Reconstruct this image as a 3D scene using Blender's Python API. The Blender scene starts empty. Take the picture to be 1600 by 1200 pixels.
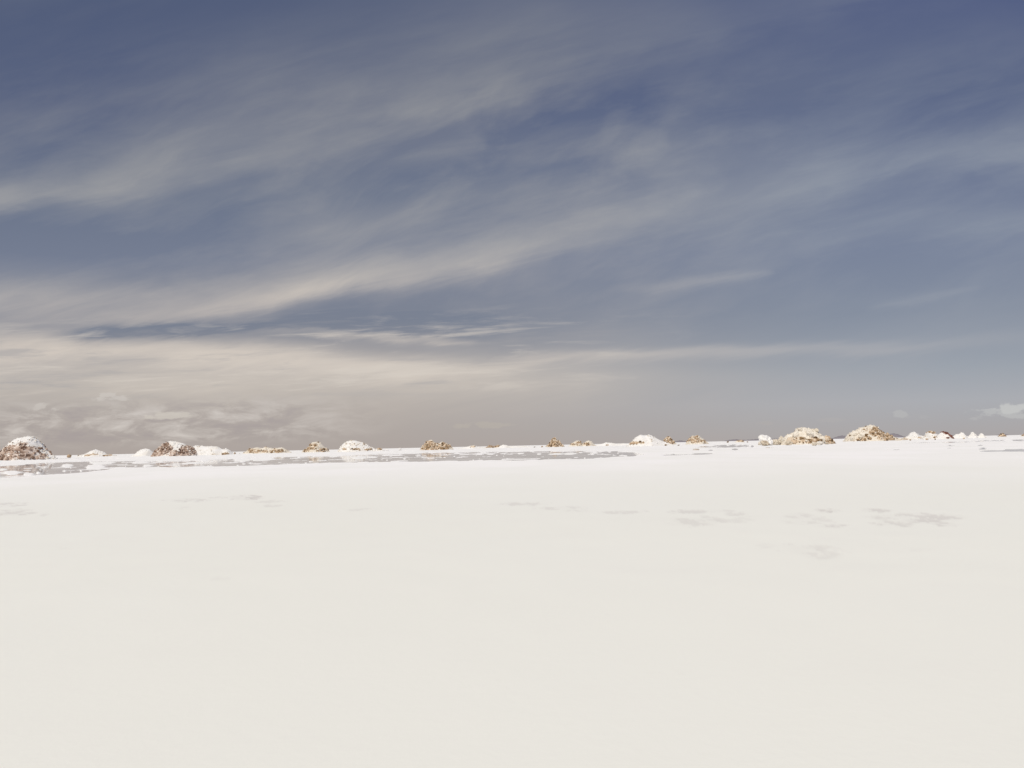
import bpy, math, random
import numpy as np
from mathutils import Vector, Matrix

S = bpy.context.scene
COL = S.collection
R = math.radians

# ------------------------------------------------------------------ camera
F = 1256.0                       # focal length in pixels of the 1600 px wide photograph
CAM_H = 0.25                     # held just above the salt crust
ROLL = math.atan(0.0213)
HC = 696.5                       # horizon row in the middle of the frame
PITCH = math.atan((HC - 600.0) * math.cos(ROLL) / F)
fwd = Vector((0, math.cos(PITCH), math.sin(PITCH)))
up0 = Vector((0, -math.sin(PITCH), math.cos(PITCH)))
rx0 = Vector((1, 0, 0))
rgt = rx0 * math.cos(ROLL) - up0 * math.sin(ROLL)
upv = up0 * math.cos(ROLL) + rx0 * math.sin(ROLL)
cd = bpy.data.cameras.new('camera')
cam = bpy.data.objects.new('camera', cd)
COL.objects.link(cam)
cam.matrix_world = Matrix(((rgt.x, upv.x, -fwd.x, 0), (rgt.y, upv.y, -fwd.y, 0),
                           (rgt.z, upv.z, -fwd.z, CAM_H), (0, 0, 0, 1)))
cd.sensor_width = 36
cd.lens = 36 * F / 1600
cd.clip_start = 0.02
cd.clip_end = 60000
S.camera = cam


def ray(px, py):
    d = fwd * F + rgt * (px - 800) + upv * (600 - py)
    return d


def ae(px, py):                  # direction as (x/y, z/y)
    d = ray(px, py)
    return d.x / d.y, d.z / d.y


def hor(px):
    return HC - (px - 800) * 0.0213


# ------------------------------------------------------------------ light
SUN_EL, SUN_AZ = R(57), R(-155)   # azimuth measured from +Y (view direction), negative = left
sd = Vector((math.cos(SUN_EL) * math.sin(SUN_AZ), math.cos(SUN_EL) * math.cos(SUN_AZ), math.sin(SUN_EL)))
sl = bpy.data.lights.new('sun', 'SUN')
sl.energy = 3.35
sl.angle = R(0.53)
sl.color = (1.0, 0.945, 0.865)
so = bpy.data.objects.new('sun', sl)
COL.objects.link(so)
so.rotation_euler = (-sd).to_track_quat('-Z', 'Y').to_euler()

S.view_settings.view_transform = 'Standard'
S.view_settings.look = 'None'
S.view_settings.exposure = 0
S.view_settings.gamma = 1


# ------------------------------------------------------------------ node helpers
def lin(c):
    return tuple(((v / 255) / 12.92 if v / 255 <= .04045 else ((v / 255 + .055) / 1.055) ** 2.4) for v in c)


class N:
    def __init__(self, nt):
        self.nt = nt

    def new(self, t, **k):
        n = self.nt.nodes.new(t)
        for a, b in k.items():
            setattr(n, a, b)
        return n

    def put(self, sock, v):
        if isinstance(v, bpy.types.NodeSocket):
            self.nt.links.new(v, sock)
        elif v is not None:
            if isinstance(v, tuple) and len(v) == 3 and sock.type == 'RGBA':
                v = v + (1,)
            sock.default_value = v

    def m(self, op, a, b=None, c=None, clamp=False):
        n = self.new('ShaderNodeMath', operation=op, use_clamp=clamp)
        self.put(n.inputs[0], a)
        if b is not None: self.put(n.inputs[1], b)
        if c is not None: self.put(n.inputs[2], c)
        return n.outputs[0]

    def comb(self, x, y, z=0.0):
        n = self.new('ShaderNodeCombineXYZ')
        for i, v in enumerate((x, y, z)): self.put(n.inputs[i], v)
        return n.outputs[0]

    def noise(self, vec, scale=1, detail=4, rough=.5, dist=0, dims='3D'):
        n = self.new('ShaderNodeTexNoise', noise_dimensions=dims)
        self.put(n.inputs['Vector'], vec)
        n.inputs['Scale'].default_value = scale
        n.inputs['Detail'].default_value = detail
        n.inputs['Roughness'].default_value = rough
        n.inputs['Distortion'].default_value = dist
        return n.outputs['Fac']

    def mix(self, f, a, b):
        n = self.new('ShaderNodeMix', data_type='RGBA')
        self.put(n.inputs[0], f); self.put(n.inputs[6], a); self.put(n.inputs[7], b)
        return n.outputs[2]

    def ramp(self, f, pts, interp='LINEAR'):
        n = self.new('ShaderNodeValToRGB')
        n.color_ramp.interpolation = interp
        e = n.color_ramp.elements
        while len(e) < len(pts): e.new(.5)
        for k, (p, c) in enumerate(pts):
            e[k].position = p
            e[k].color = (c, c, c, 1) if not isinstance(c, tuple) else c + (1,)
        self.put(n.inputs[0], f)
        return n.outputs[0]

    def mr(self, v, a, b, c=0., d=1., smooth=True):
        n = self.new('ShaderNodeMapRange', interpolation_type='SMOOTHSTEP' if smooth else 'LINEAR')
        self.put(n.inputs[0], v)
        for i, x in enumerate((a, b, c, d)): n.inputs[i + 1].default_value = x
        return n.outputs[0]


# ------------------------------------------------------------------ world: Nishita sky behind a veil of cirrus
world = bpy.data.worlds.new('World')
S.world = world
world.use_nodes = True
wt = world.node_tree
wt.nodes.clear()
w = N(wt)
STR = 0.1
K = 1 / STR
sky = w.new('ShaderNodeTexSky', sky_type='NISHITA', sun_disc=False)
sky.sun_elevation = SUN_EL
sky.sun_rotation = SUN_AZ
sky.altitude = 3600
sky.dust_density = 1.0
tc = w.new('ShaderNodeTexCoord')
sp = w.new('ShaderNodeSeparateXYZ')
w.put(sp.inputs[0], tc.outputs['Generated'])
X, Y, Z = sp.outputs
yy = w.m('MAXIMUM', w.m('ABSOLUTE', Y), 0.12)
A = w.m('DIVIDE', X, yy)
E = w.m('DIVIDE', w.m('MAXIMUM', Z, 0.0), yy)
A01 = w.m('MULTIPLY_ADD', A, 0.5, 0.5, clamp=True)     # a in -1..1
AE = w.comb(A, w.m('MULTIPLY', E, 1.0), w.m('MULTIPLY', Y, .3))

# tilt of the streaks: noise stretched along a gently rising direction
Es = w.m('SUBTRACT', E, w.m('MULTIPLY', A, 0.22))
streak = w.noise(w.comb(w.m('MULTIPLY', A, 1.6), w.m('MULTIPLY', Es, 11.0), w.m('MULTIPLY', Y, .3)), 1.3, 6, .52, .35)
soft = w.noise(w.comb(w.m('MULTIPLY', A, 2.6), w.m('MULTIPLY', Es, 6.5), w.m('MULTIPLY', Y, .3)), 1.25, 5, .5, .35)
puff = w.noise(w.comb(w.m('MULTIPLY', A, 9), w.m('MULTIPLY', E, 30), w.m('MULTIPLY', Y, .3)), 1.9, 10, .64, .4)
warp = w.m('ADD', w.m('MULTIPLY', w.m('SUBTRACT', soft, .5), 0.075), w.m('MULTIPLY', w.m('SUBTRACT', puff, .5), 0.014))
# the warp shrinks towards the horizon, as real cloud sheets do
warp = w.m('MULTIPLY', warp, w.mr(E, 0.05, 0.40, 0.16, 1.0, False))
layer = w.noise(w.comb(w.m('MULTIPLY', A, 2.2), w.m('MULTIPLY', Es, 24.0), w.m('MULTIPLY', Y, .3)), 1.8, 8, .6, .5)
warp = w.m('ADD', warp, w.m('MULTIPLY', w.m('SUBTRACT', layer, .5), .022))
EW = w.m('ADD', E, warp)
# feathery fibres: fine noise drawn out along the wind, bent by the broad noise
Ef = w.m('ADD', w.m('SUBTRACT', E, w.m('MULTIPLY', A, .27)), w.m('MULTIPLY', w.m('SUBTRACT', soft, .5), .085))
fibre = w.noise(w.comb(w.m('MULTIPLY', A, 3.2), w.m('MULTIPLY', Ef, 13.0), w.m('MULTIPLY', Y, .3)), 1.7, 10, .60, .22)
curl = w.noise(w.comb(w.m('MULTIPLY', A, 4.5), w.m('MULTIPLY', w.m('SUBTRACT', E, w.m('MULTIPLY', A, .35)), 7.5), w.m('MULTIPLY', Y, .3)), 1.4, 7, .55, .35)


def band(pts, sharp_top=1.0):
    """pts: (px, py, width_px, amp); a cirrus band along those directions."""
    cv = w.new('ShaderNodeRGBCurve')
    mp = cv.mapping
    mp.use_clip = True
    mp.extend = 'HORIZONTAL'
    P = []
    for (px, py, wd, am) in pts:
        a, e = ae(px, py)
        P.append((min(max(a * .5 + .5, 0), 1), e, wd / F, abs(am)))
    sgn = -1 if pts[len(pts) // 2][3] < 0 else 1
    for ci, sc in ((0, 1.0), (1, 8.0), (2, 1.0)):
        c = mp.curves[ci]
        vals = [(p[0], p[1 + ci] * sc) for p in P]
        while len(c.points) < len(vals): c.points.new(.5, .5)
        # points sort themselves on update; assign in ascending order
        vals.sort()
        for q, v in zip(c.points, vals): q.location = v
    mp.update()
    w.put(cv.inputs[1], w.comb(A01, A01, A01))
    s = w.new('ShaderNodeSeparateXYZ')
    w.put(s.inputs[0], cv.outputs[0])
    c, wd, am = s.outputs
    d = w.m('DIVIDE', w.m('SUBTRACT', EW, c), w.m('MAXIMUM', w.m('DIVIDE', wd, 8.0), .001))
    if sharp_top != 1.0:
        d = w.m('MULTIPLY', d, w.m('ADD', 1.0, w.m('MULTIPLY', w.m('GREATER_THAN', d, 0.0), sharp_top - 1.0)))
    g = w.m('EXPONENT', w.m('MULTIPLY', w.m('MULTIPLY', d, d), -1.0))
    g = w.m('MULTIPLY', g, am)
    return w.m('MULTIPLY', g, float(sgn))


bands = [
    band([(-150, 345, 20, .5), (0, 312, 18, .5), (150, 288, 24, .42), (300, 250, 40, .30), (450, 215, 48, .20),
          (650, 165, 54, .12), (850, 115, 52, .17), (1000, 75, 46, .22), (1150, 35, 36, .22), (1300, -5, 26, .2),
          (1450, -50, 20, .0)], .6),
    band([(150, 200, 70, 0), (350, 150, 110, .20), (550, 120, 130, .24), (750, 80, 130, .32), (950, 30, 100, .22),
          (1150, 0, 60, 0)]),
    band([(60, 510, 18, .0), (250, 500, 12, .35), (400, 472, 15, .52), (550, 443, 18, .66), (700, 415, 22, .60), (850, 375, 28, .54),
          (950, 350, 36, .46), (1100, 325, 50, .40), (1250, 295, 52, .40), (1400, 262, 34, .38), (1500, 246, 28, .40),
          (1600, 230, 30, .42), (1800, 190, 34, .26)], .65),
    band([(-150, 480, 40, .45), (0, 474, 42, .50), (150, 470, 36, .40), (300, 462, 30, .32), (450, 430, 30, .24),
          (600, 400, 32, .10), (750, 370, 30, .0)]),
    band([(-150, 545, 36, .85), (0, 545, 32, .88), (200, 548, 26, .85), (350, 553, 26, .82), (500, 558, 24, .68),
          (650, 572, 24, .50), (760, 570, 22, .36), (850, 556, 15, .40), (1000, 553, 13, .42), (1200, 548, 12, .46),
          (1350, 540, 11, .38), (1500, 528, 15, .20), (1700, 515, 20, .1)], 1.3),
    band([(-150, 600, 30, .5), (0, 600, 34, .5), (300, 604, 36, .6), (600, 600, 40, .55), (800, 600, 36, .48), (1000, 595, 30, .3),
          (1200, 590, 24, .12), (1400, 585, 20, .0)]),
    band([(380, 518, 6, .0), (450, 519, 7, .25), (560, 523, 7, .38), (640, 529, 6, .45), (700, 532, 6, .42), (750, 534, 4, .10), (790, 535, 4, 0)]),
    band([(60, 534, 5, 0), (110, 528, 11, -.26), (160, 525, 14, -.52), (230, 520, 12, -.42), (330, 513, 8, -.24), (450, 509, 9, -.35), (560, 506, 14, -.3),
          (700, 505, 16, -.2), (800, 500, 16, 0)], 1.3),
    band([(960, 450, 6, 0), (1030, 445, 8, .14), (1100, 441, 9, .22), (1160, 433, 7, .26), (1210, 428, 5, .0)]),
    band([(1360, 478, 6, 0), (1420, 467, 8, .16), (1470, 458, 7, .14), (1530, 448, 5, .0)]),
    band([(780, 250, 30, 0), (860, 238, 30, .14), (930, 225, 24, .19), (990, 212, 17, .19), (1050, 225, 10, 0)]),
    band([(560, 270, 14, 0), (640, 255, 18, .16), (700, 240, 20, .22), (760, 225, 16, 0)]),
    band([(740, 185, 22, 0), (820, 182, 44, -.14), (900, 174, 44, -.14), (1010, 150, 22, 0)]),
    band([(180, 350, 20, .0), (420, 350, 22, .0), (520, 350, 22, .18), (640, 335, 26, .22), (800, 310, 26, .22), (980, 280, 22, .0)]),
    band([(1100, 395, 28, .0), (1250, 375, 30, .16), (1400, 350, 30, .22), (1600, 345, 28, .26), (1750, 330, 28, .2)]),
    band([(40, 370, 26, -.10), (150, 372, 28, -.16), (300, 370, 28, -.12), (420, 345, 24, 0)]),
]
tot = bands[0]
for b in bands[1:]:
    tot = w.m('ADD', tot, b)
mod = w.m('ADD', w.m('ADD', .10, w.m('MULTIPLY', streak, .62)), w.m('ADD', w.m('MULTIPLY', layer, .70), w.m('MULTIPLY', fibre, .50)))
tot = w.m('MULTIPLY', w.m('MULTIPLY', tot, mod), w.mr(E, .18, .30, 1.0, .84))
# thin overall wisps
wisp = w.m('MULTIPLY', w.mr(soft, .38, .80), .14)
midsky = w.m('MULTIPLY', w.mr(E, .10, .24), w.mr(E, .60, .42))
wisp = w.m('ADD', wisp, w.m('MULTIPLY', w.m('MULTIPLY', w.mr(fibre, .42, .74, 0, 1, False), midsky), .20))
wisp = w.m('ADD', wisp, w.m('MULTIPLY', w.m('MULTIPLY', w.m('MULTIPLY', w.mr(curl, .46, .74, 0, 1, False), w.mr(E, .26, .34)), w.mr(E, .50, .42)), w.m('MULTIPLY', w.mr(A, -.45, -.1, 0, .34), w.mr(A, .42, .15))))
tot = w.m('ADD', tot, wisp, clamp=True)

# clear air seen through the cirrus: gradient with elevation, hazy and warm low down
e_ = [ae(800, y)[1] for y in (690, 640, 590, 500, 400, 300, 150, 0)]
S01 = lambda e: min(e / 1.0, 1.0)
base_l = w.ramp(E, [(0.0, lin((168, 157, 153))), (S01(e_[1]), lin((176, 165, 158))), (S01(e_[2]), lin((170, 162, 156))),
                    (S01(e_[3]), lin((122, 127, 140))), (S01(e_[4]), lin((119, 126, 144))), (S01(e_[5]), lin((108, 117, 137))),
                    (S01(e_[6]), lin((92, 101, 127))), (S01(e_[7]), lin((80, 91, 120))), (1.0, lin((70, 82, 112)))])
base_r = w.ramp(E, [(0.0, lin((164, 158, 160))), (S01(e_[1]), lin((168, 168, 173))), (S01(e_[2]), lin((154, 159, 167))),
                    (S01(e_[3]), lin((132, 140, 155))), (S01(e_[4]), lin((122, 131, 152))), (S01(e_[5]), lin((108, 118, 144))),
                    (S01(e_[6]), lin((91, 102, 132))), (S01(e_[7]), lin((82, 93, 129))), (1.0, lin((70, 82, 120)))])
veil = w.mix(w.mr(A, -.25, .55), base_l, base_r)
cc = w.ramp(E, [(0.0, lin((190, 178, 166))), (0.10, lin((212, 201, 189))), (0.17, lin((208, 197, 186))), (0.26, lin((186, 182, 176))), (0.36, lin((174, 172, 168))),
                (0.5, lin((152, 153, 154))), (0.75, lin((138, 142, 148)))])
ccr = w.ramp(E, [(0.0, lin((172, 168, 168))), (0.09, lin((180, 176, 176))), (0.17, lin((172, 174, 178))), (0.26, lin((164, 170, 176))), (0.36, lin((158, 164, 172))),
                 (0.5, lin((142, 148, 158))), (0.75, lin((132, 138, 150)))])
colr = w.mix(tot, veil, w.mix(w.mr(A, .0, .5), cc, ccr))
lay2 = w.noise(w.comb(w.m('MULTIPLY', A, 4.2), w.m('MULTIPLY', w.m('SUBTRACT', E, w.m('MULTIPLY', A, .03)), 42.0), w.m('MULTIPLY', Y, .3)), 1.6, 9, .62, .35)
lm = w.m('MULTIPLY', w.m('MULTIPLY', w.mr(E, .055, .085), w.mr(E, .185, .135)), w.mr(A, .30, -.15))
colr = w.mix(w.m('MULTIPLY', w.m('MULTIPLY', w.mr(lay2, .50, .70), lm), .60), colr, lin((218, 208, 196)))
colr = w.mix(w.m('MULTIPLY', w.m('MULTIPLY', w.mr(lay2, .50, .32), lm), .50), colr, lin((164, 160, 160)))
# broken low cumulus on the left, small towers on the right, just above the horizon
lowmask = w.m('MULTIPLY', w.mr(E, .005, .022), w.mr(E, .075, .048))
lowmask = w.m('MULTIPLY', lowmask, w.mr(A, -.12, -.36))
lowc = w.m('MULTIPLY', w.mr(puff, .46, .66, 0, 1, False), lowmask)
colr = w.mix(w.m('MULTIPLY', lowc, .85), colr, lin((210, 201, 194)))
lowd = w.m('MULTIPLY', w.mr(puff, .50, .33), lowmask)
colr = w.mix(w.m('MULTIPLY', lowd, .55), colr, lin((160, 148, 148)))


def blob(px, py, wx, wy, amp, c, thr=.30):
    global colr
    a, e = ae(px, py)
    dx = w.m('DIVIDE', w.m('SUBTRACT', A, a), wx / F)
    dy = w.m('DIVIDE', w.m('SUBTRACT', E, e), wy / F)
    r2 = w.m('ADD', w.m('MULTIPLY', dx, dx), w.m('MULTIPLY', dy, dy))
    g = w.m('EXPONENT', w.m('MULTIPLY', r2, -1.0))
    g = w.m('MULTIPLY', g, w.m('MAXIMUM', w.m('MULTIPLY_ADD', puff2, 4.6, -1.55), 0.0))
    colr = w.mix(w.m('MULTIPLY', w.mr(g, thr, thr + .35), amp), colr, lin(c))


puff2 = w.noise(w.comb(A, w.m('MULTIPLY', E, 2.2), w.m('MULTIPLY', Y, .3)), 46, 5, .56, .2)
blob(1580, 643, 80, 12, .55, (192, 191, 190))
blob(1582, 638, 30, 9, .6, (200, 199, 197))
blob(1520, 652, 22, 5, .4, (184, 182, 182))
blob(1408, 645, 14, 11, .6, (182, 180, 180))
blob(1425, 652, 26, 5, .35, (176, 173, 174))
blob(1300, 657, 26, 4, .3, (176, 170, 168))
blob(1200, 661, 20, 3, .3, (176, 168, 164))
blob(172, 620, 40, 8, .6, (208, 200, 192))
blob(70, 638, 20, 9, .6, (206, 198, 190))
blob(255, 648, 50, 8, .65, (208, 199, 188))
blob(760, 664, 60, 6, .3, (190, 180, 165))
# Nishita shows through the veil
nis = w.new('ShaderNodeVectorMath', operation='SCALE')
w.put(nis.inputs[0], sky.outputs[0])
nis.inputs['Scale'].default_value = STR
colr = w.mix(.06, colr, nis.outputs[0])
sc = w.new('ShaderNodeVectorMath', operation='SCALE')
w.put(sc.inputs[0], colr)
sc.inputs['Scale'].default_value = K
bg = w.new('ShaderNodeBackground')
bg.inputs['Strength'].default_value = STR
w.put(bg.inputs['Color'], sc.outputs[0])
wo = w.new('ShaderNodeOutputWorld')
w.put(wo.inputs[0], bg.outputs[0])
world.cycles.sampling_method = 'MANUAL'
world.cycles.sample_map_resolution = 512


# ------------------------------------------------------------------ numpy noise
_rs = np.random.RandomState(7)
_perm = _rs.permutation(256)
_perm = np.concatenate([_perm, _perm, _perm])
_val = _rs.rand(256) * 2 - 1


def vnoise(x, y, z=None):
    if z is None: z = np.zeros_like(x)
    xi, yi, zi = np.floor(x).astype(int), np.floor(y).astype(int), np.floor(z).astype(int)
    fx, fy, fz = x - xi, y - yi, z - zi
    fx, fy, fz = [t * t * t * (t * (t * 6 - 15) + 10) for t in (fx, fy, fz)]

    def h(i, j, k):
        return _val[_perm[_perm[_perm[i & 255] + (j & 255)] + (k & 255)]]
    r = 0
    for i in (0, 1):
        for j in (0, 1):
            for k in (0, 1):
                r = r + h(xi + i, yi + j, zi + k) * (fx if i else 1 - fx) * (fy if j else 1 - fy) * (fz if k else 1 - fz)
    return r


def fbm(x, y, z=None, o=4, g=.5):
    s, a, t = 0, 1, 0
    for k in range(o):
        f = 2.03 ** k
        s = s + a * vnoise(x * f + 17.3 * k, y * f - 9.1 * k, None if z is None else z * f + 3.7 * k)
        t += a
        a *= g
    return s / t


def sstep(a, b, x):
    t = np.clip((x - a) / (b - a), 0, 1)
    return t * t * (3 - 2 * t)


# ------------------------------------------------------------------ materials
def mat(name):
    m = bpy.data.materials.new(name)
    m.use_nodes = True
    m.node_tree.nodes.clear()
    n = N(m.node_tree)
    o = n.new('ShaderNodeOutputMaterial')
    b = n.new('ShaderNodeBsdfPrincipled')
    n.put(o.inputs[0], b.outputs[0])
    b.inputs['Specular IOR Level'].default_value = .08
    b.inputs['Roughness'].default_value = .9
    return m, n, b, o


# salt pan
GROUND, n, b, o = mat('salt_pan')
tcn = n.new('ShaderNodeTexCoord')
ob = tcn.outputs['Object']
big = n.noise(ob, .22, 4, .55)
fine = n.noise(ob, 60, 5, .6)
med = n.noise(ob, 3.5, 5, .6)
at = n.new('ShaderNodeAttribute', attribute_name='damp')
fr = n.new('ShaderNodeAttribute', attribute_name='far_pale')
c = n.mix(n.mr(big, .35, .65), (.830, .822, .748), (.836, .830, .768))
c = n.mix(n.m('MULTIPLY', n.mr(med, .5, .75), .14), c, (.79, .765, .71))
c = n.mix(n.m('MULTIPLY', n.mr(fine, .55, .75), .07), c, (.72, .69, .64))
c = n.mix(fr.outputs['Fac'], c, (.925, .905, .875))
c = n.mix(at.outputs['Fac'], c, (.62, .585, .55))
n.put(b.inputs['Base Color'], c)
bp = n.new('ShaderNodeBump')
bp.inputs['Strength'].default_value = .10
bp.inputs['Distance'].default_value = .004
n.put(bp.inputs['Height'], n.m('ADD', fine, n.m('MULTIPLY', med, 1.5)))
n.put(b.inputs['Normal'], bp.outputs[0])

# brine
WATER, n, b, o = mat('brine')
b.inputs['Base Color'].default_value = (.84, .81, .765, 1)
b.inputs['Roughness'].default_value = .35
gl = n.new('ShaderNodeBsdfGlossy')
gl.inputs['Roughness'].default_value = .03
gl.inputs['Color'].default_value = (.97, .97, .97, 1)
ms = n.new('ShaderNodeMixShader')
tcw = n.new('ShaderNodeTexCoord')
wn = n.noise(tcw.outputs['Object'], .5, 4, .6)
n.put(ms.inputs[0], n.mr(wn, .3, .7, .58, .82))
n.put(ms.inputs[1], b.outputs[0]); n.put(ms.inputs[2], gl.outputs[0])
n.put(o.inputs[0], ms.outputs[0])


def heap_mat(name, kind):
    m, n, b, o = mat(name)
    at = n.new('ShaderNodeAttribute', attribute_name='tone')
    tc = n.new('ShaderNodeTexCoord')
    ob = tc.outputs['Object']
    f1 = n.noise(ob, 9, 5, .6)
    f2 = n.noise(ob, 28, 4, .65)
    if kind == 'salt':
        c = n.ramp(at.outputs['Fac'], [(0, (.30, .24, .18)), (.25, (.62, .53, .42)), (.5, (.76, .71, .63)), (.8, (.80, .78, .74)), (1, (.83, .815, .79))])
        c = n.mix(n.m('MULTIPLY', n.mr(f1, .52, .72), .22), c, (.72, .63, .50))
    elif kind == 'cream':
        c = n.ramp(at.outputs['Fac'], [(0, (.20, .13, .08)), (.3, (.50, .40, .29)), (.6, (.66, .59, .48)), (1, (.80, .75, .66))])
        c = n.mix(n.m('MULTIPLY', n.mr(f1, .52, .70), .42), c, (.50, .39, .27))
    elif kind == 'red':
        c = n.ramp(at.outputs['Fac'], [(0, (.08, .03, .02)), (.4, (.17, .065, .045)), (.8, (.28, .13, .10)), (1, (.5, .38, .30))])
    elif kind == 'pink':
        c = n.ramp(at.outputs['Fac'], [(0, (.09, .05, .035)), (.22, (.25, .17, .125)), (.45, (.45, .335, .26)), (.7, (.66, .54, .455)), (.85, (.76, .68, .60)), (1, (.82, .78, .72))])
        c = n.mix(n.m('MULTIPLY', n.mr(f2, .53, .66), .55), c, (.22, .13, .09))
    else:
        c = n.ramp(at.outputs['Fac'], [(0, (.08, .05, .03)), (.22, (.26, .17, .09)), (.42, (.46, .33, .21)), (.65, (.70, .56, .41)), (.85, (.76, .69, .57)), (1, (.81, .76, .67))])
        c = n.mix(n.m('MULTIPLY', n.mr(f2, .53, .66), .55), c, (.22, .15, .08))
    n.put(b.inputs['Base Color'], c)
    bp = n.new('ShaderNodeBump')
    bp.inputs['Strength'].default_value = .5
    bp.inputs['Distance'].default_value = .03
    n.put(bp.inputs['Height'], n.m('ADD', f1, n.m('MULTIPLY', f2, .5)))
    n.put(b.inputs['Normal'], bp.outputs[0])
    return m


MATS = {k: heap_mat(nm, k) for k, nm in (('salt', 'white_salt'), ('cream', 'cream_salt'), ('brown', 'brown_salt_rubble'),
                                        ('pink', 'pinkish_salt_rubble'), ('red', 'dark_red_earth'))}
HILL, n, b, o = mat('far_hill')
tch = n.new('ShaderNodeTexCoord')
n.put(b.inputs['Base Color'], n.mix(n.noise(tch.outputs['Object'], .004, 4, .6), (.20, .185, .205), (.29, .265, .28)))


# ------------------------------------------------------------------ mesh helper
def mesh_obj(name, V, Fc, m, parent=None, attrs=None, smooth=False, loc=None):
    V = np.asarray(V, dtype=np.float64)
    me = bpy.data.meshes.new(name)
    Fc = [np.asarray(f, dtype=np.int32) for f in (Fc if isinstance(Fc, list) else [Fc]) if len(f)]
    me.vertices.add(len(V))
    me.vertices.foreach_set('co', V.astype(np.float32).ravel())
    loops = np.concatenate([f.ravel() for f in Fc])
    cnt = np.concatenate([np.full(len(f), f.shape[1], dtype=np.int32) for f in Fc])
    start = np.concatenate([[0], np.cumsum(cnt)[:-1]]).astype(np.int32)
    me.loops.add(len(loops))
    me.loops.foreach_set('vertex_index', loops)
    me.polygons.add(len(cnt))
    me.polygons.foreach_set('loop_start', start)
    me.polygons.foreach_set('use_smooth', np.full(len(cnt), smooth))
    me.update(calc_edges=True)
    for k, a in (attrs or {}).items():
        at = me.attributes.new(k, 'FLOAT', 'POINT')
        at.data.foreach_set('value', np.asarray(a, dtype=np.float32))
    me.materials.append(m)
    ob = bpy.data.objects.new(name, me)
    COL.objects.link(ob)
    if parent is not None: ob.parent = parent
    if loc is not None: ob.location = loc
    return ob


def tag(o, label, cat, group=None):
    o['label'] = label
    o['category'] = cat
    if group: o['group'] = group
    return o


# ------------------------------------------------------------------ ground: one sheet to the horizon
az = np.radians(np.concatenate([np.arange(-180, -46, 3.0), np.arange(-46, 46, .075), np.arange(46, 180, 3.0)]))
rad = [0.02, .12, .25]
while rad[-1] < 14000:
    r_ = rad[-1]
    rad.append(r_ * (1.035 if r_ < 1.5 else 1.016 if r_ < 9 else 1.011 if r_ < 60 else 1.03 if r_ < 400 else 1.12))
rad = np.array(rad)
RR, AZ = np.meshgrid(rad, az, indexing='ij')
gx, gy = RR * np.sin(AZ), RR * np.cos(AZ)
ysafe = np.where(gy > .05, gy, .05)
U = gx / ysafe                      # where on the flat, as seen from the tripod point
OFF = CAM_H * F / ysafe             # "pixels below the horizon"
front = gy > .3
PX = 800 + U * F * 1.0              # horizontal photograph column (approx.)

cx = [-400, 0, 100, 150, 200, 270, 310, 340, 400, 440, 500, 600, 700, 800, 900, 960, 985, 1010, 2200]
cb = [15, 14, 9, 9, 11, 12, 11, 10, 9, 9, 9, 8.5, 7.8, 8.6, 9, 11, 14, 17, 17]
cf = [34, 32.5, 29, 25, 21, 22, 21, 22.5, 22, 21, 21, 21, 21.5, 22.5, 22.5, 21.5, 20.5, 16.5, 16.5]
nz = fbm(gx * 1.1, gy * .45, o=5)
nz2 = fbm(gx * 3.1 + 9, gy * 1.3 + 4, o=4)
bk = np.interp(PX, cx, cb) + nz * 2.6 + nz2 * 1.0
ft = np.interp(PX, cx, cf) + nz2 * 1.6 + nz * .8
dch = np.minimum(OFF - bk, ft - OFF)
pool = sstep(-.2, .9, dch) * front
# white crust standing out of the brine; one piece models a heap's white reflection
isl = [(105, 727, 9, 2.6), (150, 729, 17, 4.2), (190, 732, 14, 4), (127, 735, 3, 1.4), (101, 735, 3, 1.6), (160, 723, 22, 2),
       (378, 718, 17, 3.2), (408, 717, 24, 3), (312, 719, 14, 1.2), (300, 723, 16, 1.6), (520, 713, 9, 1), (603, 711, 8, 1), (618, 711, 12, 1.2),
       (652, 711, 5, .8), (714, 708, 8, .9), (745, 709, 10, 1), (765, 709, 9, 1), (812, 708, 6, 1), (840, 709, 4, 1),
       (868, 709, 14, 1.2), (888, 708.5, 12, 1.8), (905, 707, 3, .8), (925, 707.5, 7, .9), (20, 738, 14, 3.6), (45, 740, 10, 2.4),
       (5, 733, 8, 2), (60, 738, 4, 2), (560, 715, 14, 2), (580, 714, 10, 1.2), (220, 722, 14, 1.6), (230, 727, 8, 1.6)]
rnd = random.Random(5)
for _ in range(95):
    px = rnd.uniform(60, 975)
    bo, fo = np.interp(px, cx, cb), np.interp(px, cx, cf)
    t = rnd.random() ** 1.7
    isl.append((px, hor(px) + bo + t * (fo - bo), rnd.uniform(.8, 3.2), rnd.uniform(.35, .9)))
island = np.zeros_like(pool)
for (px, py, wx, wy) in isl:
    d = ((PX - px) / wx) ** 2 + ((OFF - (py - hor(px))) / wy) ** 2
    island = np.maximum(island, np.exp(-d * .9))
isd = sstep(.38, .62, island + nz2 * .30)
pool = pool * (1 - isd)
pool = pool * (1 - .9 * sstep(.28, .5, nz2 * .8 + nz * .5))
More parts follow.
